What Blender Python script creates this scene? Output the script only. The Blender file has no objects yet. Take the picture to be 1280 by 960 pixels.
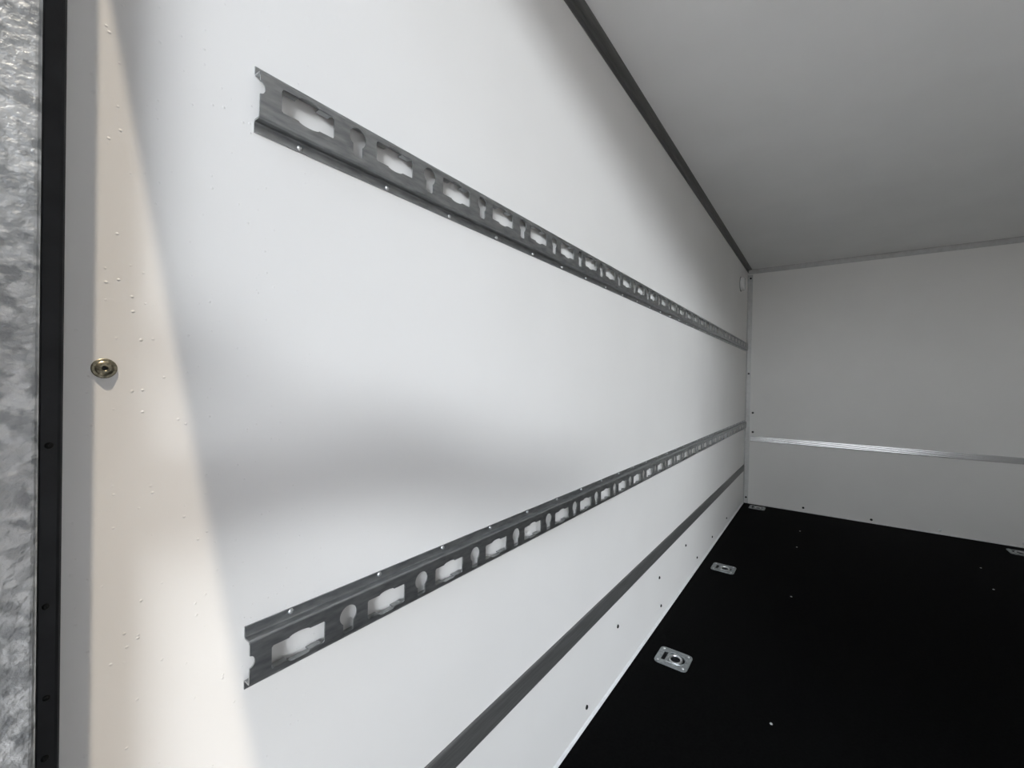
import bpy, bmesh, math, random
from mathutils import Vector, Matrix

random.seed(4)
scene = bpy.context.scene
COL = scene.collection
D = bpy.data

# ------------------------------------------------------------------ camera
F_PX, YAW, PITCH, ROLL = 534.35, math.radians(36.2252), math.radians(-0.3963), math.radians(1.0577)
CAM = Vector((-0.0712, -0.5510, 1.0099))
cy_, sy_, cp_, sp_ = math.cos(YAW), math.sin(YAW), math.cos(PITCH), math.sin(PITCH)
fwd = Vector((cy_ * cp_, sy_ * cp_, sp_))
r0 = Vector((sy_, -cy_, 0))
u0 = r0.cross(fwd)
rgt = r0 * math.cos(ROLL) + u0 * math.sin(ROLL)
upv = -r0 * math.sin(ROLL) + u0 * math.cos(ROLL)
cam_data = D.cameras.new('camera')
cam_data.sensor_width = 36.0
cam_data.lens = F_PX * 36.0 / 1280.0
cam_data.clip_start = 0.01
cam = D.objects.new('camera', cam_data)
cam.matrix_world = Matrix(((rgt.x, upv.x, -fwd.x, CAM.x), (rgt.y, upv.y, -fwd.y, CAM.y),
                           (rgt.z, upv.z, -fwd.z, CAM.z), (0, 0, 0, 1)))
COL.objects.link(cam)
scene.camera = cam

# ------------------------------------------------------------------ sky, suns, exposure
SKY = 0.14                                   # dull overcast overhead
HAZE, HAZE_AZ, HAZE_EL = 60.0, (21.0, 35.5), (6.0, 15.0)      # bright gap in the cloud, right behind (degrees from -x towards -y)
REAR, REAR_AZ, REAR_EL = 3.0, (-25.0, 22.0), (0.0, 12.0)      # brighter patch added to the sky straight behind, lifts the end wall
HIGH, HIGH_AZ, HIGH_EL = 4.2, (20.0, 40.0), (16.0, 50.0)     # brighter blue-white sky above the gap
TOP, TOP_AZ, TOP_EL = 8.0, (-70.0, 24.0), (38.0, 82.0)        # bright patch added high in the sky behind, to light the pale slab
SUN_E, SUN_ANGLE, SUN_COL = 4.0, 0.9, (1.0, 0.86, 0.69)
world = D.worlds.new('sky')
scene.world = world
world.use_nodes = True
wt = world.node_tree
bgn = wt.nodes['Background']


def wmath(op, a, b=None):
    n = wt.nodes.new('ShaderNodeMath')
    n.operation = op
    for i, v in enumerate((a, b)):
        if v is None: continue
        if isinstance(v, (int, float)): n.inputs[i].default_value = v
        else: wt.links.new(v, n.inputs[i])
    return n.outputs[0]


def wstep(v, lo, hi):
    n = wt.nodes.new('ShaderNodeMapRange')
    n.interpolation_type = 'SMOOTHSTEP'
    n.inputs['From Min'].default_value = lo
    n.inputs['From Max'].default_value = hi
    wt.links.new(v, n.inputs['Value'])
    return n.outputs[0]


def wband(v, lo, hi, soft):
    return wmath('MULTIPLY', wstep(v, lo - soft / 2, lo + soft / 2), wmath('SUBTRACT', 1.0, wstep(v, hi - soft / 2, hi + soft / 2)))


tc = wt.nodes.new('ShaderNodeTexCoord')
sx = wt.nodes.new('ShaderNodeSeparateXYZ')
wt.links.new(tc.outputs['Generated'], sx.inputs[0])
az = wmath('MULTIPLY', wmath('ARCTAN2', wmath('MULTIPLY', sx.outputs['Y'], -1.0), wmath('MULTIPLY', sx.outputs['X'], -1.0)), 180 / math.pi)
el = wmath('MULTIPLY', wmath('ARCSINE', sx.outputs['Z']), 180 / math.pi)
gap = wmath('MULTIPLY', wband(az, *HAZE_AZ, 7.0), wband(el, *HAZE_EL, 4.0))
rear = wmath('MULTIPLY', wband(az, *REAR_AZ, 16.0), wband(el, *REAR_EL, 8.0))
top = wmath('MULTIPLY', wband(az, *TOP_AZ, 14.0), wband(el, *TOP_EL, 12.0))
high = wmath('MULTIPLY', wband(az, *HIGH_AZ, 10.0), wband(el, *HIGH_EL, 10.0))
wstr = wmath('ADD', wmath('ADD', wmath('MULTIPLY', gap, HAZE), wmath('MULTIPLY', rear, REAR)), wmath('ADD', wmath('ADD', wmath('MULTIPLY', high, HIGH), wmath('MULTIPLY', top, TOP)), SKY))
rp = wt.nodes.new('ShaderNodeValToRGB')
rp.color_ramp.elements[0].position = 0.0
rp.color_ramp.elements[0].color = (0.93, 0.97, 1.0, 1)
rp.color_ramp.elements[1].position = 0.8
rp.color_ramp.elements[1].color = (0.72, 0.80, 0.95, 1)
wt.links.new(sx.outputs['Z'], rp.inputs[0])
wt.links.new(rp.outputs[0], bgn.inputs['Color'])
wt.links.new(wstr, bgn.inputs['Strength'])
world.cycles.sampling_method = 'MANUAL'
world.cycles.sample_map_resolution = 2048


def sun_lamp(name, direction, energy, angle, col):
    l = D.lights.new(name, 'SUN')
    l.energy = energy
    l.angle = math.radians(angle)
    l.color = col
    o = D.objects.new(name, l)
    o.rotation_euler = Vector(direction).to_track_quat('-Z', 'Y').to_euler()
    o.location = (-3, -2, 5)
    COL.objects.link(o)
    return o


# the veiled sun high above the rear opening
sun_lamp('sun', (0.165, 0.195, -1.0), SUN_E, SUN_ANGLE, SUN_COL)

scene.view_settings.view_transform = 'Standard'
scene.view_settings.look = 'None'
scene.view_settings.exposure = 0.27
scene.view_settings.gamma = 1.0
scene.view_settings.use_curve_mapping = False

# ------------------------------------------------------------------ dimensions
L, W, H = 4.0874, 1.67, 2.0           # inner length, width, height
GROUND = -0.62


# ------------------------------------------------------------------ materials
def mat(name, col, rough=0.5, metal=0.0, spec=0.5):
    m = D.materials.new(name)
    m.use_nodes = True
    b = m.node_tree.nodes['Principled BSDF']
    b.inputs['Base Color'].default_value = (*col, 1)
    b.inputs['Roughness'].default_value = rough
    b.inputs['Metallic'].default_value = metal
    b.inputs['Specular IOR Level'].default_value = spec
    return m


def nodes(m):
    return m.node_tree.nodes, m.node_tree.links, m.node_tree.nodes['Principled BSDF']


def noise_col(m, scale, c1, c2, lo=0.35, hi=0.65, kind='noise', stretch=None, detail=3.0):
    n, l, b = nodes(m)
    t = n.new('ShaderNodeTexCoord')
    mp = n.new('ShaderNodeMapping')
    if stretch:
        mp.inputs['Scale'].default_value = stretch
    l.new(t.outputs['Object'], mp.inputs[0])
    if kind == 'noise':
        x = n.new('ShaderNodeTexNoise')
        x.inputs['Scale'].default_value = scale
        x.inputs['Detail'].default_value = detail
        out = x.outputs['Fac']
    else:
        x = n.new('ShaderNodeTexVoronoi')
        x.inputs['Scale'].default_value = scale
        s = n.new('ShaderNodeSeparateColor')
        l.new(x.outputs['Color'], s.inputs[0])
        out = s.outputs[0]
    l.new(mp.outputs[0], x.inputs['Vector'])
    r = n.new('ShaderNodeValToRGB')
    r.color_ramp.elements[0].position = lo
    r.color_ramp.elements[1].position = hi
    r.color_ramp.elements[0].color = (*c1, 1)
    r.color_ramp.elements[1].color = (*c2, 1)
    l.new(out, r.inputs[0])
    l.new(r.outputs[0], b.inputs['Base Color'])
    return mp, x, out


def bump(m, scale, strength, dist, detail=2.0, vec=None):
    n, l, b = nodes(m)
    t = n.new('ShaderNodeTexCoord')
    x = n.new('ShaderNodeTexNoise')
    x.inputs['Scale'].default_value = scale
    x.inputs['Detail'].default_value = detail
    l.new(t.outputs['Object'], x.inputs['Vector'])
    bp = n.new('ShaderNodeBump')
    bp.inputs['Strength'].default_value = strength
    bp.inputs['Distance'].default_value = dist
    l.new(x.outputs['Fac'], bp.inputs['Height'])
    l.new(bp.outputs[0], b.inputs['Normal'])
    return bp, x


M_WALL = mat('white_panel', (0.80, 0.80, 0.79), 0.5, 0, 0.3)
noise_col(M_WALL, 2.5, (0.875, 0.862, 0.835), (0.90, 0.887, 0.86))
wb, wx = bump(M_WALL, 900, 0.25, 0.0002)
_n, _l, _b = nodes(M_WALL)
_t = _n.new('ShaderNodeTexCoord')
_v = _n.new('ShaderNodeTexVoronoi')
_v.inputs['Scale'].default_value = 105
_l.new(_t.outputs['Object'], _v.inputs['Vector'])


def _range(src, f0, f1, t0, t1):
    m = _n.new('ShaderNodeMapRange')
    for k, q in zip(('From Min', 'From Max', 'To Min', 'To Max'), (f0, f1, t0, t1)):
        m.inputs[k].default_value = q
    _l.new(src, m.inputs['Value'])
    return m.outputs[0]


def _mul(a, b):
    m = _n.new('ShaderNodeMath')
    m.operation = 'MULTIPLY'
    _l.new(a, m.inputs[0])
    _l.new(b, m.inputs[1])
    return m.outputs[0]


_s = _n.new('ShaderNodeSeparateXYZ')
_l.new(_t.outputs['Object'], _s.inputs[0])
_c = _n.new('ShaderNodeSeparateColor')
_l.new(_v.outputs['Color'], _c.inputs[0])
_drop = _mul(_mul(_range(_v.outputs['Distance'], 0.05, 0.17, 1, 0), _range(_c.outputs[0], 0.55, 0.62, 0, 1)), _range(_s.outputs['X'], 0.12, 0.40, 1, 0))
_bp = _n.new('ShaderNodeBump')
_bp.inputs['Strength'].default_value = 0.5
_bp.inputs['Distance'].default_value = 0.0009
_l.new(_drop, _bp.inputs['Height'])
_l.new(wb.outputs[0], _bp.inputs['Normal'])
_l.new(_bp.outputs[0], _b.inputs['Normal'])
M_CEIL = mat('grey_white_ceiling_panel', (0.74, 0.74, 0.73), 0.6, 0, 0.25)
noise_col(M_CEIL, 3.0, (0.84, 0.84, 0.83), (0.87, 0.87, 0.86))
M_FLOOR = mat('black_phenolic_floor', (0.006, 0.006, 0.006), 0.7, 0, 0.035)
noise_col(M_FLOOR, 120, (0.001, 0.001, 0.001), (0.003, 0.003, 0.003))
M_SPANGLE = mat('spangled_galvanised_steel', (0.5, 0.52, 0.53), 0.42, 0.85, 0.5)
mp_, vx_, out_ = noise_col(M_SPANGLE, 95, (0.30, 0.315, 0.325), (0.66, 0.68, 0.69), 0.1, 0.95, 'voronoi')
_n, _l, _b = nodes(M_SPANGLE)
_d = _n.new('ShaderNodeTexNoise')
_d.inputs['Scale'].default_value = 45
_d.inputs['Detail'].default_value = 6
_l.new(mp_.outputs[0], _d.inputs['Vector'])
_m = _n.new('ShaderNodeVectorMath')
_m.operation = 'MULTIPLY_ADD'
_m.inputs[1].default_value = (0.035, 0.035, 0.035)
_l.new(_d.outputs['Color'], _m.inputs[0])
_l.new(mp_.outputs[0], _m.inputs[2])
_l.new(_m.outputs[0], vx_.inputs['Vector'])
vx_.feature = 'SMOOTH_F1'
vx_.inputs['Smoothness'].default_value = 0.7
bump(M_SPANGLE, 140, 0.9, 0.002, 8)
M_RAIL = mat('galvanised_rail_steel', (0.42, 0.43, 0.43), 0.38, 0.95, 0.5)
noise_col(M_RAIL, 160, (0.30, 0.31, 0.315), (0.46, 0.47, 0.47), 0.3, 0.7, 'noise', (0.25, 1, 1), 5)
M_ALU = mat('brushed_aluminium', (0.60, 0.60, 0.60), 0.2, 1.0, 0.5)
noise_col(M_ALU, 300, (0.54, 0.54, 0.54), (0.60, 0.60, 0.60), 0.3, 0.7, 'noise', (0.02, 0.02, 1), 2)
M_DARKALU = mat('dull_grey_aluminium', (0.20, 0.20, 0.195), 0.45, 0.6, 0.4)
noise_col(M_DARKALU, 200, (0.17, 0.17, 0.165), (0.23, 0.23, 0.225), 0.3, 0.7, 'noise', (0.05, 1, 1), 2)
M_CORNER = mat('grey_aluminium_corner_profile', (0.45, 0.45, 0.44), 0.5, 0.5, 0.4)
noise_col(M_CORNER, 40, (0.54, 0.54, 0.53), (0.60, 0.60, 0.59))
M_RUBBER = mat('black_rubber', (0.014, 0.015, 0.017), 0.42, 0, 0.4)
noise_col(M_RUBBER, 30, (0.010, 0.011, 0.013), (0.020, 0.021, 0.024))
M_ZINC = mat('bright_zinc', (0.72, 0.73, 0.73), 0.28, 1.0, 0.5)
noise_col(M_ZINC, 90, (0.62, 0.63, 0.63), (0.80, 0.81, 0.81))
M_PLATE = mat('zinc_plated_pressed_steel', (0.60, 0.62, 0.62), 0.4, 0.75, 0.5)
noise_col(M_PLATE, 120, (0.26, 0.28, 0.28), (0.40, 0.42, 0.42))
M_BRASS = mat('yellow_passivated_zinc', (0.42, 0.38, 0.27), 0.35, 0.9, 0.5)
noise_col(M_BRASS, 400, (0.16, 0.145, 0.10), (0.34, 0.31, 0.23))
M_BLACK = mat('black_oxide_steel', (0.012, 0.012, 0.012), 0.5, 0.3, 0.4)
noise_col(M_BLACK, 200, (0.008, 0.008, 0.008), (0.02, 0.02, 0.02))
M_PAN = mat('dark_recess_steel', (0.05, 0.05, 0.05), 0.6, 0.5, 0.4)
noise_col(M_PAN, 100, (0.03, 0.03, 0.03), (0.07, 0.07, 0.07))
M_SEAL = mat('white_sealant', (0.78, 0.78, 0.77), 0.4, 0, 0.4)
noise_col(M_SEAL, 60, (0.74, 0.74, 0.73), (0.80, 0.80, 0.79))
M_PLASTIC = mat('white_plastic', (0.86, 0.86, 0.85), 0.12, 0, 0.8)
noise_col(M_PLASTIC, 20, (0.84, 0.84, 0.83), (0.88, 0.88, 0.87))
M_GROUND = mat('grey_asphalt_yard', (0.42, 0.42, 0.41), 0.9, 0, 0.2)
noise_col(M_GROUND, 6, (0.15, 0.15, 0.155), (0.21, 0.21, 0.215))

M_SLAB = mat('pale_bounce_slab', (0.75, 0.76, 0.77), 0.9, 0, 0.2)  # pale colour for the added slab that throws light upwards
noise_col(M_SLAB, 4, (0.75, 0.75, 0.74), (0.82, 0.82, 0.81))


# ------------------------------------------------------------------ helpers
def tag(o, label=None, cat=None, group=None, kind=None):
    if label: o['label'] = label
    if cat: o['category'] = cat
    if group: o['group'] = group
    if kind: o['kind'] = kind
    return o


def empty(name, loc=(0, 0, 0)):
    o = D.objects.new(name, None)
    o.location = loc
    o.empty_display_size = 0.05
    COL.objects.link(o)
    return o


def link_mesh(name, me, m, parent=None, smooth=False):
    if m: 
        me.materials.clear()
        me.materials.append(m)
    for p in me.polygons:
        p.use_smooth = smooth
    o = D.objects.new(name, me)
    COL.objects.link(o)
    if parent: o.parent = parent
    return o


def build(name, bm, m, parent=None, smooth=False, sharp=40):
    bmesh.ops.recalc_face_normals(bm, faces=bm.faces)
    if smooth:
        for e in bm.edges:
            if len(e.link_faces) == 2 and e.calc_face_angle(0) > math.radians(sharp):
                e.smooth = False
    me = D.meshes.new(name)
    bm.to_mesh(me)
    bm.free()
    return link_mesh(name, me, m, parent, smooth)


def box(bm, a, b):
    x0, y0, z0 = a
    x1, y1, z1 = b
    v = [bm.verts.new(p) for p in ((x0, y0, z0), (x1, y0, z0), (x1, y1, z0), (x0, y1, z0),
                                   (x0, y0, z1), (x1, y0, z1), (x1, y1, z1), (x0, y1, z1))]
    for f in ((0, 1, 2, 3), (4, 5, 6, 7), (0, 1, 5, 4), (1, 2, 6, 5), (2, 3, 7, 6), (3, 0, 4, 7)):
        bm.faces.new([v[i] for i in f])


def prism(bm, poly, axis, a, b):
    """closed 2D polygon extruded along an axis: 'x' -> (y,z), 'y' -> (x,z), 'z' -> (x,y)"""
    def P(p, t):
        if axis == 'x': return (t, p[0], p[1])
        if axis == 'y': return (p[0], t, p[1])
        return (p[0], p[1], t)
    v0 = [bm.verts.new(P(p, a)) for p in poly]
    v1 = [bm.verts.new(P(p, b)) for p in poly]
    n = len(poly)
    bm.faces.new(v0)
    bm.faces.new(v1)
    for i in range(n):
        j = (i + 1) % n
        bm.faces.new((v0[i], v0[j], v1[j], v1[i]))


def round_path(pts, r, n=5):
    out = [Vector(pts[0])]
    for i in range(1, len(pts) - 1):
        p, a, b = Vector(pts[i]), Vector(pts[i - 1]), Vector(pts[i + 1])
        da, db = (a - p), (b - p)
        rr = min(r, da.length * 0.49, db.length * 0.49)
        s, e = p + da.normalized() * rr, p + db.normalized() * rr
        for k in range(n + 1):
            t = k / n
            out.append(s * (1 - t) ** 2 + p * 2 * t * (1 - t) + e * t * t)
    out.append(Vector(pts[-1]))
    return out


def thick_path(pts, t):
    """2D centre line -> closed polygon of thickness t"""
    nrm = []
    for i in range(len(pts)):
        a = pts[max(0, i - 1)]
        b = pts[min(len(pts) - 1, i + 1)]
        d = (b - a).normalized()
        nrm.append(Vector((-d.y, d.x)))
    l = [p + n * t / 2 for p, n in zip(pts, nrm)]
    r = [p - n * t / 2 for p, n in zip(pts, nrm)]
    return l + r[::-1]


def plate_mesh(outer, holes, t):
    """flat plate with holes in XY, thickness t about z=0"""
    cu = D.curves.new('plate', 'CURVE')
    cu.dimensions = '2D'
    cu.fill_mode = 'BOTH'
    cu.extrude = t / 2
    for poly in [outer] + holes:
        s = cu.splines.new('POLY')
        s.points.add(len(poly) - 1)
        for i, p in enumerate(poly):
            s.points[i].co = (p[0], p[1], 0, 1)
        s.use_cyclic_u = True
    o = D.objects.new('plate', cu)
    COL.objects.link(o)
    bpy.context.view_layer.update()
    dg = bpy.context.evaluated_depsgraph_get()
    me = D.meshes.new_from_object(o.evaluated_get(dg))
    D.objects.remove(o)
    D.curves.remove(cu)
    return me


def arc(cx, cy, r, a0, a1, n):
    return [(cx + r * math.cos(math.radians(a0 + (a1 - a0) * k / n)),
             cy + r * math.sin(math.radians(a0 + (a1 - a0) * k / n))) for k in range(n + 1)]


def rrect(x0, y0, x1, y1, r, n=5):
    return (arc(x1 - r, y1 - r, r, 0, 90, n) + arc(x0 + r, y1 - r, r, 90, 180, n) +
            arc(x0 + r, y0 + r, r, 180, 270, n) + arc(x1 - r, y0 + r, r, 270, 360, n))


def frame_axes(n):
    n = Vector(n).normalized()
    a = Vector((0, 0, 1)) if abs(n.z) < 0.9 else Vector((1, 0, 0))
    u = n.cross(a).normalized()
    v = n.cross(u).normalized()
    return n, u, v


def lathe(bm, centre, n, prof, seg=24, cap=True):
    """prof = list of (radius, height along n)"""
    n, u, v = frame_axes(n)
    c = Vector(centre)
    rings = []
    for r, h in prof:
        if r < 1e-6:
            rings.append([bm.verts.new(c + n * h)])
        else:
            rings.append([bm.verts.new(c + n * h + (u * math.cos(2 * math.pi * k / seg) + v * math.sin(2 * math.pi * k / seg)) * r)
                          for k in range(seg)])
    for a, b in zip(rings, rings[1:]):
        for k in range(seg):
            j = (k + 1) % seg
            if len(a) == 1 and len(b) == 1: continue
            if len(a) == 1: bm.faces.new((a[0], b[k], b[j]))
            elif len(b) == 1: bm.faces.new((a[k], b[0], a[j]))
            else: bm.faces.new((a[k], b[k], b[j], a[j]))
    if cap and len(rings[0]) > 1: bm.faces.new(rings[0])
    if cap and len(rings[-1]) > 1: bm.faces.new(rings[-1])


def tube(bm, pts, r, seg=10, closed=False):
    pts = [Vector(p) for p in pts]
    rings = []
    n = len(pts)
    prev = None
    for i, p in enumerate(pts):
        a = pts[(i - 1) % n] if (closed or i > 0) else p
        b = pts[(i + 1) % n] if (closed or i < n - 1) else p
        d = (b - a).normalized()
        if prev is None:
            _, u, v = frame_axes(d)
        else:
            u = (prev - d * prev.dot(d)).normalized()
            v = d.cross(u)
        prev = u
        rings.append([bm.verts.new(p + (u * math.cos(2 * math.pi * k / seg) + v * math.sin(2 * math.pi * k / seg)) * r) for k in range(seg)])
    m = n if closed else n - 1
    for i in range(m):
        a, b = rings[i], rings[(i + 1) % n]
        for k in range(seg):
            j = (k + 1) % seg
            bm.faces.new((a[k], a[j], b[j], b[k]))
    if not closed:
        bm.faces.new(rings[0])
        bm.faces.new(rings[-1])


def pan_screw(name, loc, n, r, m, parent):
    """small pan-head screw with a cross recess"""
    bm = bmesh.new()
    lathe(bm, loc, n, [(r, 0), (r, r * 0.25), (r * 0.85, r * 0.5), (r * 0.5, r * 0.68), (r * 0.28, r * 0.72), (r * 0.2, r * 0.45), (0, r * 0.4)], 12)
    return build(name, bm, m, parent, True, 50)


# ------------------------------------------------------------------ the trailer shell
T = 0.03
RING_SPOTS = [(1.549, -0.121), (2.518, -0.119), (3.975, -0.117), (3.935, -1.553)]
RW, RL = 0.106, 0.114                     # plate size along x and along y

bm = bmesh.new()
box(bm, (0, 0, -0.02), (L + T, T, H + T))
wall_left = tag(build('wall_left', bm, M_WALL), 'long white panelled side wall carrying the two perforated rails', 'wall', kind='structure')
bm = bmesh.new()
box(bm, (0, -W - T, -0.02), (L + T, -W, H + T))
wall_right = tag(build('wall_right', bm, M_WALL), 'white panelled side wall opposite the rails', 'wall', kind='structure')
bm = bmesh.new()
box(bm, (L, -W, -0.02), (L + T, 0, H + T))
wall_back = tag(build('wall_back', bm, M_WALL), 'shaded off-white end wall behind the black floor', 'wall', kind='structure')
bm = bmesh.new()
box(bm, (-0.0, -W, H), (L, 0, H + T))
ceiling = tag(build('ceiling', bm, M_CEIL), 'plain grey-white ceiling above the rails', 'ceiling', kind='structure')
me = plate_mesh([(0, -W), (L, -W), (L, 0), (0, 0)],
                [rrect(x - RW / 2 + .012, y - RL / 2 + .012, x + RW / 2 - .012, y + RL / 2 - .012, .01) for x, y in RING_SPOTS], 0.02)
floor = tag(link_mesh('floor', me, M_FLOOR), 'matt black floor board of the trailer', 'floor', kind='structure')
floor.location = (0, 0, -0.01)

# rear frame: galvanised posts and header round the opening
PX0, PX1, PH = -0.074, -0.0192, 0.0495
for nm, y0, y1, lb in (('trim_1', -PH, T, 'galvanised steel rear post beside the black rubber strip'),
                       ('trim_2', -W - T, -W + PH, 'galvanised steel rear post of the opposite side')):
    bm = bmesh.new()
    prism(bm, rrect(PX0, y0, PX1, y1, 0.004, 4), 'z', GROUND + 0.3, H + 0.08)
    tag(build(nm, bm, M_SPANGLE), lb, 'post', kind='structure')
bm = bmesh.new()
box(bm, (PX0, -W + PH, H - 0.02), (0.0, -PH, H + 0.08))
tag(build('trim_3', bm, M_SPANGLE), 'galvanised header over the rear opening', 'header', kind='structure')
bm = bmesh.new()
box(bm, (PX0, -W + PH, -0.10), (0.0, -PH, -0.001))
tag(build('trim_4', bm, M_SPANGLE), 'galvanised sill under the rear opening', 'sill', kind='structure')

# yard outside
bm = bmesh.new()
box(bm, (-40, -40, GROUND - 0.1), (40, 40, GROUND))
tag(build('ground', bm, M_GROUND), 'grey asphalt yard outside the trailer', 'ground', kind='structure')


bm = bmesh.new()
box(bm, (-9, -1.0, GROUND - 0.05), (-0.25, 2.0, GROUND + 0.015))
tag(build('bounce_slab', bm, M_SLAB), 'pale slab added behind the rear opening to bounce light inside', 'ground', kind='structure')  # unseen reflector, added to brighten the ceiling and end wall


# profiles in the corners ------------------------------------------------
def angle_profile(name, axis, a, b, corner, d1, d2, leg1, leg2, m, label, t=0.0025, cove=0.006):
    """corner profile: legs along the two wall directions joined by a small cove"""
    c, d1, d2 = Vector(corner), Vector(d1), Vector(d2)
    pts = [c, c + d1 * leg1, c + d1 * leg1 + d2 * t, c + d1 * (t + cove) + d2 * t]
    for k in range(1, 5):
        an = math.radians(90 * k / 5)
        q = c + d1 * (t + cove) + d2 * (t + cove)
        pts.append(q - d1 * cove * math.sin(an) - d2 * cove * math.cos(an))
    pts += [c + d1 * t + d2 * (t + cove), c + d1 * t + d2 * leg2, c + d2 * leg2]
    bm = bmesh.new()
    prism(bm, [tuple(p) for p in pts], axis, a, b)
    return tag(build(name, bm, m), label, 'trim', kind='structure')


angle_profile('trim_5', 'x', 0.0, L, (0, H), (0, -1), (-1, 0), 0.026, 0.030, M_DARKALU, 'dark grey corner profile along ceiling and railed wall')
angle_profile('trim_6', 'y', -W, -0.0028, (L, H), (0, -1), (-1, 0), 0.038, 0.012, M_CORNER, 'grey profile along the top of the end wall')
t7 = angle_profile('trim_7', 'z', 0.0, H - 0.046, (L, 0), (-1, 0), (0, -1), 0.028, 0.036, M_CORNER, 'pale upright profile in the far corner beside the rails', 0.003)
bm = bmesh.new()
prism(bm, [(0, 0), (-0.006, 0), (-0.0045, 0.004), (-0.002, 0.007), (0, 0.008)], 'x', 0.0, L - .03)
tag(build('trim_8', bm, M_SEAL), 'thin white sealant line where railed wall meets black floor', 'trim', kind='structure')
bm = bmesh.new()
prism(bm, [(L, 0), (L - 0.006, 0), (L - 0.0045, 0.004), (L - 0.002, 0.007), (L, 0.008)], 'y', -W, -0.04)
tag(build('trim_9', bm, M_SEAL), 'thin white sealant line along the foot of the end wall', 'trim', kind='structure')
# flat dark strip low on the railed wall
bm = bmesh.new()
prism(bm, [(0, 0.277), (-0.003, 0.2785), (-0.0042, 0.282), (-0.0042, 0.3285), (-0.003, 0.332), (0, 0.3335)], 'x', 0.0, L - 0.03)
tag(build('trim_10', bm, M_DARKALU), 'flat dark grey strip low along the railed wall', 'strip', kind='structure')
# ribbed aluminium strip on the end wall
bm = bmesh.new()
pr = [(L, 0.5348)]
for k in range(9):
    z = 0.5358 + 0.0400 * k / 8
    pr.append((L - (0.0055 if k % 2 else 0.0052), z))
pr.append((L, 0.577))
prism(bm, pr, 'y', -W, -0.042)
tag(build('trim_11', bm, M_ALU), 'shiny ribbed aluminium strip across the end wall', 'strip', kind='structure')

# screws in the panels (parts of their panel)
for x, z in [(1.083, .0505), (1.311, .187), (1.760, .190), (1.791, .058), (2.183, .2), (2.43, .059), (2.82, .0625), (3.3, .06)]:
    pan_screw('screw', (x, 0, z), (0, -1, 0), 0.0062, M_BLACK, wall_left)
for y, z, m in [(-.057, .777, M_BLACK), (-.060, .613, M_BLACK), (-.427, .035, M_BLACK), (-.847, .026, M_BLACK), (-1.213, .028, M_ZINC), (-1.6, .028, M_ZINC)]:
    pan_screw('screw', (L, y, z), (-1, 0, 0), 0.0085, m, wall_back)
for z in (.05, 1.11, 1.925):
    pan_screw('screw', (L - .003, -.020, z), (-1, 0, 0), 0.008, M_BLACK, t7)
for x, y in [(2.3795, -.4387), (1.4217, -.4401), (3.5261, -.4286), (3.1557, -.4265), (3.4574, -1.2816), (3.1187, -1.2577)]:
    pan_screw('screw', (x, y, 0.01), (0, 0, 1), 0.0042, M_ZINC, floor)

# ------------------------------------------------------------------ perforated cargo rails
PITCH_R = 0.1352
RX1 = L - 0.032


def slot(x0, x1, zc, hh, bulge):
    """rectangular slot with a rounded bulge in the middle of both long sides"""
    xm, r = (x0 + x1) / 2, 0.0135
    z1, z0 = zc + hh, zc - hh
    n = 8
    up = [(xm + r * math.cos(math.pi * k / n), z1 + bulge * math.sin(math.pi * k / n)) for k in range(n + 1)]
    dn = [(xm - r * math.cos(math.pi * k / n), z0 - bulge * math.sin(math.pi * k / n)) for k in range(n + 1)]
    c = 0.002
    return [(x1 - c, z0), (x1, z0 + c), (x1, z1 - c), (x1 - c, z1)] + up + [(x0 + c, z1), (x0, z1 - c), (x0, z0 + c), (x0 + c, z0)] + dn


def keyhole(xc, zc, r, nw, zb):
    a = math.degrees(math.asin(nw / r))
    pts = arc(xc, zc, r, -90 + a, 270 - a, 22)
    return pts + [(xc - nw, zb + .003), (xc - nw + .003, zb), (xc + nw - .003, zb), (xc + nw, zb + .003)]


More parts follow.
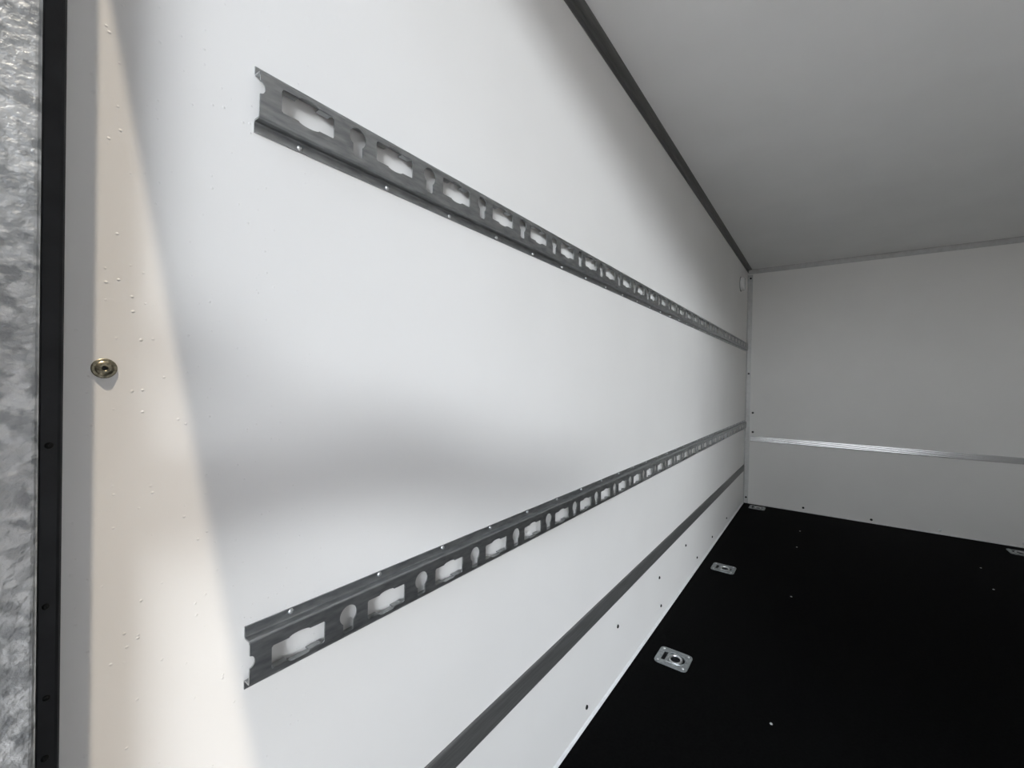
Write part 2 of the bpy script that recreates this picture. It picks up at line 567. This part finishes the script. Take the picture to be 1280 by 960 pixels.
def make_rail(label, zb, zt, d, x0, sx, slot_z, kx, key_z, key_r, neck_w, neck_b, screw_z, screw_x):
    root = tag(empty('cargo_rail', (x0, 0, zb)), label, 'cargo rail', None)
    fl = 0.0135
    flu = 0.0105 if zb > 1 else 0.0135
    flb = 0.0135 if zb > 1 else 0.0105
    t = 0.002
    za, zc = zb + flb + 0.003, zt - flu - 0.003
    outer = [(x0, za), (RX1, za), (RX1, zc), (x0, zc)]
    nz = key_z - 0.001
    outer = [(x0, za), (RX1, za), (RX1, zc), (x0 + .0005, zc)] + \
            [(x0 + 0.0062 * math.cos(math.radians(a)), nz + 0.0075 * math.sin(math.radians(a))) for a in range(85, -90, -17)]
    holes = []
    k = 0
    while sx + k * PITCH_R + 0.07 < RX1 - .004:
        xx = sx + k * PITCH_R
        holes.append(slot(xx, xx + 0.0685, slot_z, 0.0142, 0.0032))
        xk = kx + k * PITCH_R
        if xk + .02 < RX1 - .004:
            holes.append(keyhole(xk, key_z, key_r, neck_w, neck_b))
        k += 1
    me = plate_mesh(outer, holes, t)
    bm = bmesh.new()
    bm.from_mesh(me)
    D.meshes.remove(me)
    for v in bm.verts:
        x, z, q = v.co
        v.co = (x, -d + t / 2 + q, z)
    # tabs bent inwards at the four shoulders of every slot
    for i in range(k + 1):
        xa = sx + i * PITCH_R
        if xa + 0.07 > RX1 - .004: break
        for zz, up in ((slot_z + 0.0142, 1), (slot_z - 0.0142, -1)):
            for u0, u1 in ((xa + .0035, xa + .0205), (xa + .0480, xa + .0650)):
                z0, z1 = sorted((zz, zz + up * 0.0016))
                box(bm, (u0, -d + .0005, z0), (u1, -0.0035, z1))
    # bent flanges
    lo = round_path([(-t / 2, zb), (-t / 2, zb + flb), (-d + t / 2, zb + flb), (-d + t / 2, za + 0.0005)], 0.0032, 5)
    hi = round_path([(-t / 2, zt), (-t / 2, zt - flu), (-d + t / 2, zt - flu), (-d + t / 2, zc - 0.0005)], 0.0032, 5)
    for path in (lo, hi):
        prism(bm, [tuple(p) for p in thick_path(path, t)], 'x', x0, RX1)
    bmesh.ops.translate(bm, verts=bm.verts, vec=(-x0, 0, -zb))
    build('rail_profile', bm, M_RAIL, root, False)
    first = None
    k = 0
    while screw_x + k * PITCH_R < RX1 - 0.01:
        p = (screw_x + k * PITCH_R - x0, 0, screw_z - zb)
        if first is None:
            first = pan_screw('screw', (0, 0, 0), (0, -1, 0), 0.0036, M_ZINC, root)
            first.location = (p[0], -t, p[2])
        else:
            c = first.copy()
            COL.objects.link(c)
            c.parent = root
            c.location = (p[0], -t, p[2])
        k += 1
    return root


make_rail('upper galvanised cargo rail with slots and keyholes, nearest the ceiling', 1.2985, 1.3755, 0.0150, 0.1545,
          0.1795, 1.3437, 0.2842, 1.3475, 0.0132, 0.0078, 1.3205, 1.3030, 0.2085)
make_rail('lower galvanised cargo rail with slots and keyholes, above the dark strip', 0.6380, 0.7125, 0.0150, 0.1520,
          0.1770, 0.6685, 0.2808, 0.6760, 0.0135, 0.0082, 0.6505, 0.7085, 0.2060)


# ------------------------------------------------------------------ lashing rings in the floor
def make_ring(x, y, flip, label):
    root = tag(empty('lashing_ring', (x, y, 0)), label, 'lashing ring', 'lashing rings set in the black floor')
    s = -1 if flip else 1                      # local +v points to the middle of the floor
    # local plate outline: u along x, v across (towards -y for the left row)
    def P(u, v): return (u, -s * v)
    a, b = RW / 2, RL / 2
    outer = [P(u, v) for u, v in rrect(-a, -b, a, b, 0.016, 6)]
    # D shaped opening: straight edge next to the hinge, round end to the middle of the floor
    dd = [P(u, v) for u, v in ([(-0.030, -0.014)] + [(0.030, -0.014)] + arc(0, 0.010, 0.030, 0, 180, 14))]
    sl = [P(u, v) for u, v in rrect(-0.029, -0.038, 0.029, -0.024, 0.003, 3)]
    me = plate_mesh(outer, [dd, sl], 0.004)
    bm = bmesh.new()
    bm.from_mesh(me)
    D.meshes.remove(me)
    for v in bm.verts: v.co.z += 0.002
    # raised lip round the D opening
    tube(bm, [(p[0] * 1.04, p[1] * 1.04, 0.004) for p in [P(u, v) for u, v in ([(-0.031, -0.015), (0, -0.015), (0.031, -0.015)] + arc(0, 0.010, 0.031, 0, 180, 16))]], 0.0022, 6, True)
    build('plate', bm, M_PLATE, root, True, 30)
    # pan under it
    bm = bmesh.new()
    ax, bx = 0.036, 0.040
    vs = []
    for (k, z) in ((1.0, 0.0), (0.85, -0.014)):
        vs.append([bm.verts.new((P(u, v)[0] * k, P(u, v)[1] * k, z)) for u, v in rrect(-ax, -bx, ax, bx, 0.008, 3)])
    n = len(vs[0])
    for i in range(n):
        j = (i + 1) % n
        bm.faces.new((vs[0][i], vs[0][j], vs[1][j], vs[1][i]))
    bm.faces.new(vs[1])
    o = build('pan', bm, M_PAN, root, False)
    # the ring, lying folded in its pan
    bm = bmesh.new()
    tube(bm, [(0.021 * math.cos(t), -s * (0.007 + 0.021 * math.sin(t)), 0.0015 + 0.0025 * math.cos(t)) for t in [2 * math.pi * k / 28 for k in range(28)]], 0.0046, 10, True)
    build('ring', bm, M_ZINC, root, True, 60)
    # hinge strap holding the ring
    bm = bmesh.new()
    tube(bm, [(-0.024, s * 0.016, 0.002), (0.024, s * 0.016, 0.002)], 0.0045, 10)
    build('hinge_strap', bm, M_PLATE, root, True, 60)
    for u in (-a + .013, a - .013):
        for v in (-b + .013, b - .013):
            pan_screw('rivet', (P(u, v)[0], P(u, v)[1], 0.004), (0, 0, 1), 0.0042, M_ZINC, root)
    return root


RL_LABELS = ['largest, nearest lashing ring plate beside the foot of the railed wall',
             'second lashing ring plate along the railed wall, between nearest and corner ones',
             'small lashing ring plate in the far corner beside the railed wall',
             'lashing ring plate cut off at the right edge below the end wall']
for (x, y), lb in zip(RING_SPOTS, RL_LABELS):
    make_ring(x, y, y < -1, lb)

# ------------------------------------------------------------------ rubber strip at the wall's end
root = tag(empty('rubber_strip', (-0.008, 0, 0)), 'upright black rubber edge strip between galvanised post and white wall', 'rubber strip')
bm = bmesh.new()
prism(bm, [(-0.0195, 0.004), (-0.0195, -0.0050), (-0.0175, -0.0062), (-0.0150, -0.0062), (-0.0138, -0.0048), (-0.0125, -0.0048),
           (-0.0035, -0.0048), (-0.0015, -0.0036), (0.0, -0.0012), (-0.0, 0.004)], 'z', 0.0, H - .028)
bmesh.ops.translate(bm, verts=bm.verts, vec=(0.008, 0, 0))
build('strip_profile', bm, M_RUBBER, root, False)
for x, z, r in [(-.0085, .946, .0030), (-.0095, .805, .0026), (-.0085, .724, .0026), (-.009, .671, .0028)]:
    pan_screw('screw', (x + .008, -0.0046, z), (0, -1, 0), r, M_BLACK, root)

# ------------------------------------------------------------------ bolt
root = tag(empty('button_bolt', (0.027, 0, 1.0148)), 'round brassy button-head bolt near the black rubber strip', 'bolt')
bm = bmesh.new()
r = 0.0094
lathe(bm, (0, 0, 0), (0, -1, 0), [(r, 0), (r, .0008), (r * .93, .0016), (r * .74, .0017), (r * .70, .0021), (r * .6, .0028), (r * .42, .0033), (r * .26, .0034), (r * .22, .0030), (r * .20, .0006), (0, .0005)], 32, False)
build('bolt_head', bm, M_BRASS, root, True, 35)
bm = bmesh.new()
lathe(bm, (0, 0, 0), (0, -1, 0), [(r * .215, .0004), (r * .215, .0016), (0, .0016)], 6)
build('socket_shade', bm, M_BLACK, root, False)  # black disc that paints the shade inside the bolt's socket

# ------------------------------------------------------------------ small round vent high in the corner
root = tag(empty('round_vent', (3.70, 0, 1.805)), 'small round white vent cover high on the wall near the far corner', 'vent')
bm = bmesh.new()
lathe(bm, (0, 0, 0), (0, -1, 0), [(.052, 0), (.052, .022), (.050, .027), (.045, .030), (.030, .032), (.028, .030), (0, .030)], 36)
build('vent_cover', bm, M_PLASTIC, root, True, 35)
bm = bmesh.new()
lathe(bm, (0, 0, 0), (0, -1, 0), [(.0525, 0), (.058, 0), (.058, .003), (.0525, .004)], 36, False)
build('vent_rim_shade', bm, M_DARKALU, root, True, 35)  # dark ring that paints the shadow round the cover's rim


# ------------------------------------------------------------------ the photographer, leaning in from outside the opening
def skin_mesh(name, pts, edges, m, parent, levels=2, root=0):
    """pts: list of (x, y, z, radius) or (x, y, z, rx, ry)"""
    me = D.meshes.new(name)
    me.from_pydata([p[:3] for p in pts], edges, [])
    o = D.objects.new(name, me)
    COL.objects.link(o)
    md = o.modifiers.new('skin', 'SKIN')
    md.use_smooth_shade = True
    sk = me.skin_vertices[0].data
    for i, p in enumerate(pts):
        sk[i].radius = (p[3], p[4] if len(p) > 4 else p[3])
        sk[i].use_root = (i == root)
    sb = o.modifiers.new('smooth', 'SUBSURF')
    sb.levels = sb.render_levels = levels
    bpy.context.view_layer.update()
    out = D.meshes.new_from_object(o.evaluated_get(bpy.context.evaluated_depsgraph_get()))
    D.objects.remove(o)
    D.meshes.remove(me)
    return link_mesh(name, out, m, parent, True)


M_SKIN = mat('skin', (0.55, 0.36, 0.27), 0.55, 0, 0.3)
noise_col(M_SKIN, 40, (0.52, 0.33, 0.25), (0.58, 0.39, 0.30))
M_JACKET = mat('dark_blue_cloth', (0.05, 0.06, 0.09), 0.9, 0, 0.1)
noise_col(M_JACKET, 200, (0.04, 0.05, 0.08), (0.06, 0.07, 0.10))
M_TROUSERS = mat('grey_denim', (0.08, 0.085, 0.10), 0.9, 0, 0.1)
noise_col(M_TROUSERS, 300, (0.06, 0.065, 0.08), (0.10, 0.105, 0.12))
M_HAIR = mat('brown_hair', (0.05, 0.03, 0.02), 0.6, 0, 0.3)
noise_col(M_HAIR, 150, (0.035, 0.02, 0.014), (0.07, 0.045, 0.03))
M_PHONE = mat('dark_glass_and_metal', (0.02, 0.02, 0.022), 0.2, 0.2, 0.5)
noise_col(M_PHONE, 30, (0.018, 0.018, 0.02), (0.024, 0.024, 0.026))

G0 = GROUND + 0.015
PC = CAM + rgt * 0.038 - upv * 0.018 - fwd * 0.010          # phone centre, lens just behind the viewpoint
person = tag(empty('person', (-0.62, -0.05, G0)), 'person in a dark jacket outside the opening, holding up a phone with both hands', 'person')
OFF = Vector(person.location)


def loc(v, *r):
    v = Vector(v) - OFF
    return (v.x, v.y, v.z) + r


hips = Vector((-0.42, 0.11, G0 + 0.94))
fw = Vector((0.62, -0.78, 0)).normalized()
sd = Vector((0.78, 0.62, 0)).normalized()                   # towards the person's left
neck = Vector((-0.295, -0.02, 0.90))
waist = hips.lerp(neck, 0.35)
chest = hips.lerp(neck, 0.72)
head = Vector((-0.245, -0.105, 1.09))
shl, shr = neck + sd * 0.16 - Vector((0, 0, 0.05)), neck - sd * 0.16 - Vector((0, 0, 0.05))
hl, hr = PC - rgt * 0.092 - fwd * 0.028, PC - rgt * 0.092 - fwd * 0.028      # palms
wl, wr = hl - fwd * 0.055 - upv * 0.055 - rgt * 0.015, hr - fwd * 0.060 - upv * 0.045 - rgt * 0.035
hl = PC + rgt * 0.010 - upv * 0.075 - fwd * 0.045
wl = hl - rgt * 0.085 - upv * 0.010 - fwd * 0.030
ell = Vector((-0.165, -0.280, 0.985))
elr = Vector((-0.275, -0.370, 1.075))
al, ar = hips + sd * 0.11 - Vector((0, 0, 0.84)), hips - sd * 0.11 - Vector((0, 0, 0.84))
kl, kr = hips + sd * 0.10 - Vector((0, 0, 0.43)) + fw * 0.03, hips - sd * 0.10 - Vector((0, 0, 0.43)) + fw * 0.03

P, E = [], []


def add(v, *r, frm=None):
    P.append(loc(v, *r))
    if frm is not None: E.append((frm, len(P) - 1))
    return len(P) - 1


i0 = add(hips, 0.10, 0.085)
i1 = add(waist, 0.10, 0.08, frm=i0)
i2 = add(chest, 0.115, 0.085, frm=i1)
i3 = add(neck, 0.056, frm=i2)
i4 = add(neck.lerp(head, 0.5), 0.056, frm=i3)
i5 = add(head + fw * 0.012 - Vector((0, 0, 0.045)), 0.070, 0.078, frm=i4)
i6 = add(head + Vector((0, 0, 0.03)), 0.076, 0.090, frm=i5)
i7 = add(head + Vector((0, 0, 0.095)) - fw * 0.01, 0.050, 0.060, frm=i6)
for sh, el_, w, h, s in ((shl, ell, wl, hl, -1), (shr, elr, wr, hr, 1)):
    g = -s
    a = add(sh, 0.045, frm=i2)
    b = add(sh.lerp(el_, 0.5), 0.042, frm=a)
    b = add(el_, 0.040, frm=b)
    b = add(el_.lerp(w, 0.4), 0.040, frm=b)
    c = add(w, 0.025, 0.030, frm=b)
    if s < 0:                                                # left hand, palm up, steadies the phone from below
        p = add(h - rgt * 0.012, 0.034, 0.016, frm=c)
        t1 = add(h - fwd * 0.020 + upv * 0.012, 0.011, frm=p)
        t2 = add(h - fwd * 0.004 + upv * 0.030 + rgt * 0.012, 0.0090, frm=t1)
        for k, ln in enumerate((0.92, 1.0, 0.95, 0.78)):
            o1 = h + rgt * 0.026 - fwd * (0.022 - 0.018 * k) + upv * 0.004
            f1 = add(o1, 0.0095, frm=p)
            f2 = add(o1 + rgt * 0.034 * ln + upv * 0.004, 0.0088, frm=f1)
            f3 = add(o1 + rgt * 0.056 * ln + upv * 0.016, 0.0080, frm=f2)
        continue
    p = add(h - upv * 0.03 - fwd * 0.012, 0.016, 0.036, frm=c)
    # thumb on the screen side, fingers on the back of the phone
    t1 = add(h - upv * 0.030 - rgt * g * 0.020, 0.011, frm=p)
    t2 = add(h - upv * 0.005 - rgt * g * 0.034 + fwd * 0.010, 0.0085, frm=t1)
    for k, ln in enumerate((0.92, 1.0, 0.95, 0.8)):
        o1 = h + upv * (0.026 - 0.019 * k) + rgt * g * 0.012
        f1 = add(o1 - rgt * g * 0.008 + fwd * 0.012, 0.0095, frm=p)
        f2 = add(o1 - rgt * g * 0.002 + fwd * 0.034, 0.009, frm=f1)
        f3 = add(o1 - rgt * g * 0.026 * ln + fwd * 0.0415, 0.0085, frm=f2)
for an, kn, s in ((al, kl, 1), (ar, kr, -1)):
    a = add(hips + sd * s * 0.095 - Vector((0, 0, 0.06)), 0.068, frm=i0)
    b = add(kn, 0.058, frm=a)
    c = add(kn.lerp(an, 0.35), 0.056, frm=b)
    d = add(an, 0.038, frm=c)
    e = add(an + fw * 0.06 - Vector((0, 0, 0.045)), 0.036, 0.032, frm=d)
    f = add(an + fw * 0.15 - Vector((0, 0, 0.055)), 0.034, 0.022, frm=e)
body = skin_mesh('body', P, E, M_SKIN, person)

# face: nose, ears, eyes, mouth
bm = bmesh.new()
hv = head - OFF
fz = fw * 0.083
tube(bm, [hv + fz + Vector((0, 0, 0.012)), hv + fz + fw * 0.014 - Vector((0, 0, 0.018)), hv + fz + fw * 0.004 - Vector((0, 0, 0.028))], 0.010, 8)
build('nose', bm, M_SKIN, person, True, 60)
for s in (-1, 1):
    bm = bmesh.new()
    lathe(bm, hv + sd * s * 0.074 - Vector((0, 0, 0.005)), sd * s, [(0.026, -0.006), (0.028, 0.002), (0.020, 0.009), (0.010, 0.004), (0, 0.003)], 16)
    build('ear', bm, M_SKIN, person, True, 60)
    bm = bmesh.new()
    lathe(bm, hv + fw * 0.078 + sd * s * 0.031 + Vector((0, 0, 0.012)), fw, [(0.012, 0), (0.010, 0.005), (0.005, 0.009), (0, 0.010)], 12)
    build('eye', bm, M_PLASTIC, person, True, 60)
bm = bmesh.new()
tube(bm, [hv + fw * 0.084 + sd * 0.024 - Vector((0, 0, 0.055)), hv + fw * 0.092 - Vector((0, 0, 0.054)), hv + fw * 0.084 - sd * 0.024 - Vector((0, 0, 0.055))], 0.005, 8)
build('mouth', bm, M_SKIN, person, True, 60)
skin_mesh('hair', [loc(head - fw * 0.045 - Vector((0, 0, 0.03)), 0.066, 0.055), loc(head - fw * 0.03 + Vector((0, 0, 0.05)), 0.084, 0.080), loc(head + fw * 0.02 + Vector((0, 0, 0.095)), 0.066, 0.050)],
          [(0, 1), (1, 2)], M_HAIR, person)
# clothes follow the body
P, E = [], []
i00 = add(hips - Vector((0, 0, 0.16)), 0.150, 0.130)
i0 = add(hips - Vector((0, 0, 0.02)), 0.152, 0.132, frm=i00)
i1 = add(waist, 0.145, 0.120, frm=i0)
i2 = add(chest, 0.165, 0.130, frm=i1)
i3 = add(neck - Vector((0, 0, 0.01)), 0.080, frm=i2)
for sh, el_, w in ((shl, ell, wl), (shr, elr, wr)):
    a = add(sh, 0.062, frm=i2)
    b = add(sh.lerp(el_, 0.5), 0.052, frm=a)
    b = add(el_, 0.060, frm=b)
    b = add(el_.lerp(w, 0.4), 0.058, frm=b)
    c = add(el_.lerp(w, 0.90), 0.044, frm=b)
skin_mesh('jacket', P, E, M_JACKET, person)
P, E = [], []
i00 = add(hips + Vector((0, 0, 0.08)), 0.135, 0.120)
i0 = add(hips - Vector((0, 0, 0.02)), 0.142, 0.125, frm=i00)
for an, kn, s in ((al, kl, 1), (ar, kr, -1)):
    a = add(hips + sd * s * 0.095 - Vector((0, 0, 0.08)), 0.098, frm=i0)
    b = add(kn, 0.072, frm=a)
    c = add(an.lerp(kn, 0.12), 0.062, frm=b)
    c = add(an - Vector((0, 0, 0.01)), 0.060, frm=c)
skin_mesh('trousers', P, E, M_TROUSERS, person)
for an in (al, ar):
    skin_mesh('shoe', [loc(an - fw * 0.03 - Vector((0, 0, 0.025)), 0.046, 0.045), loc(an + fw * 0.07 - Vector((0, 0, 0.040)), 0.046, 0.036), loc(an + fw * 0.165 - Vector((0, 0, 0.050)), 0.040, 0.026)],
              [(0, 1), (1, 2)], M_BLACK, person)

# the phone held at the viewpoint
phone = tag(empty('phone', PC), 'dark phone held sideways in the hands of the person outside', 'phone')
phone.rotation_euler = cam.rotation_euler
phone.matrix_world = Matrix(((rgt.x, upv.x, -fwd.x, PC.x), (rgt.y, upv.y, -fwd.y, PC.y), (rgt.z, upv.z, -fwd.z, PC.z), (0, 0, 0, 1)))
me = plate_mesh(rrect(-0.0735, -0.036, 0.0735, 0.036, 0.009, 6), [], 0.0076)
link_mesh('phone_body', me, M_PHONE, phone)
me = plate_mesh(rrect(-0.071, -0.0335, 0.071, 0.0335, 0.007, 6), [], 0.0006)
o = link_mesh('screen', me, M_BLACK, phone)
o.location = (0, 0, 0.004)
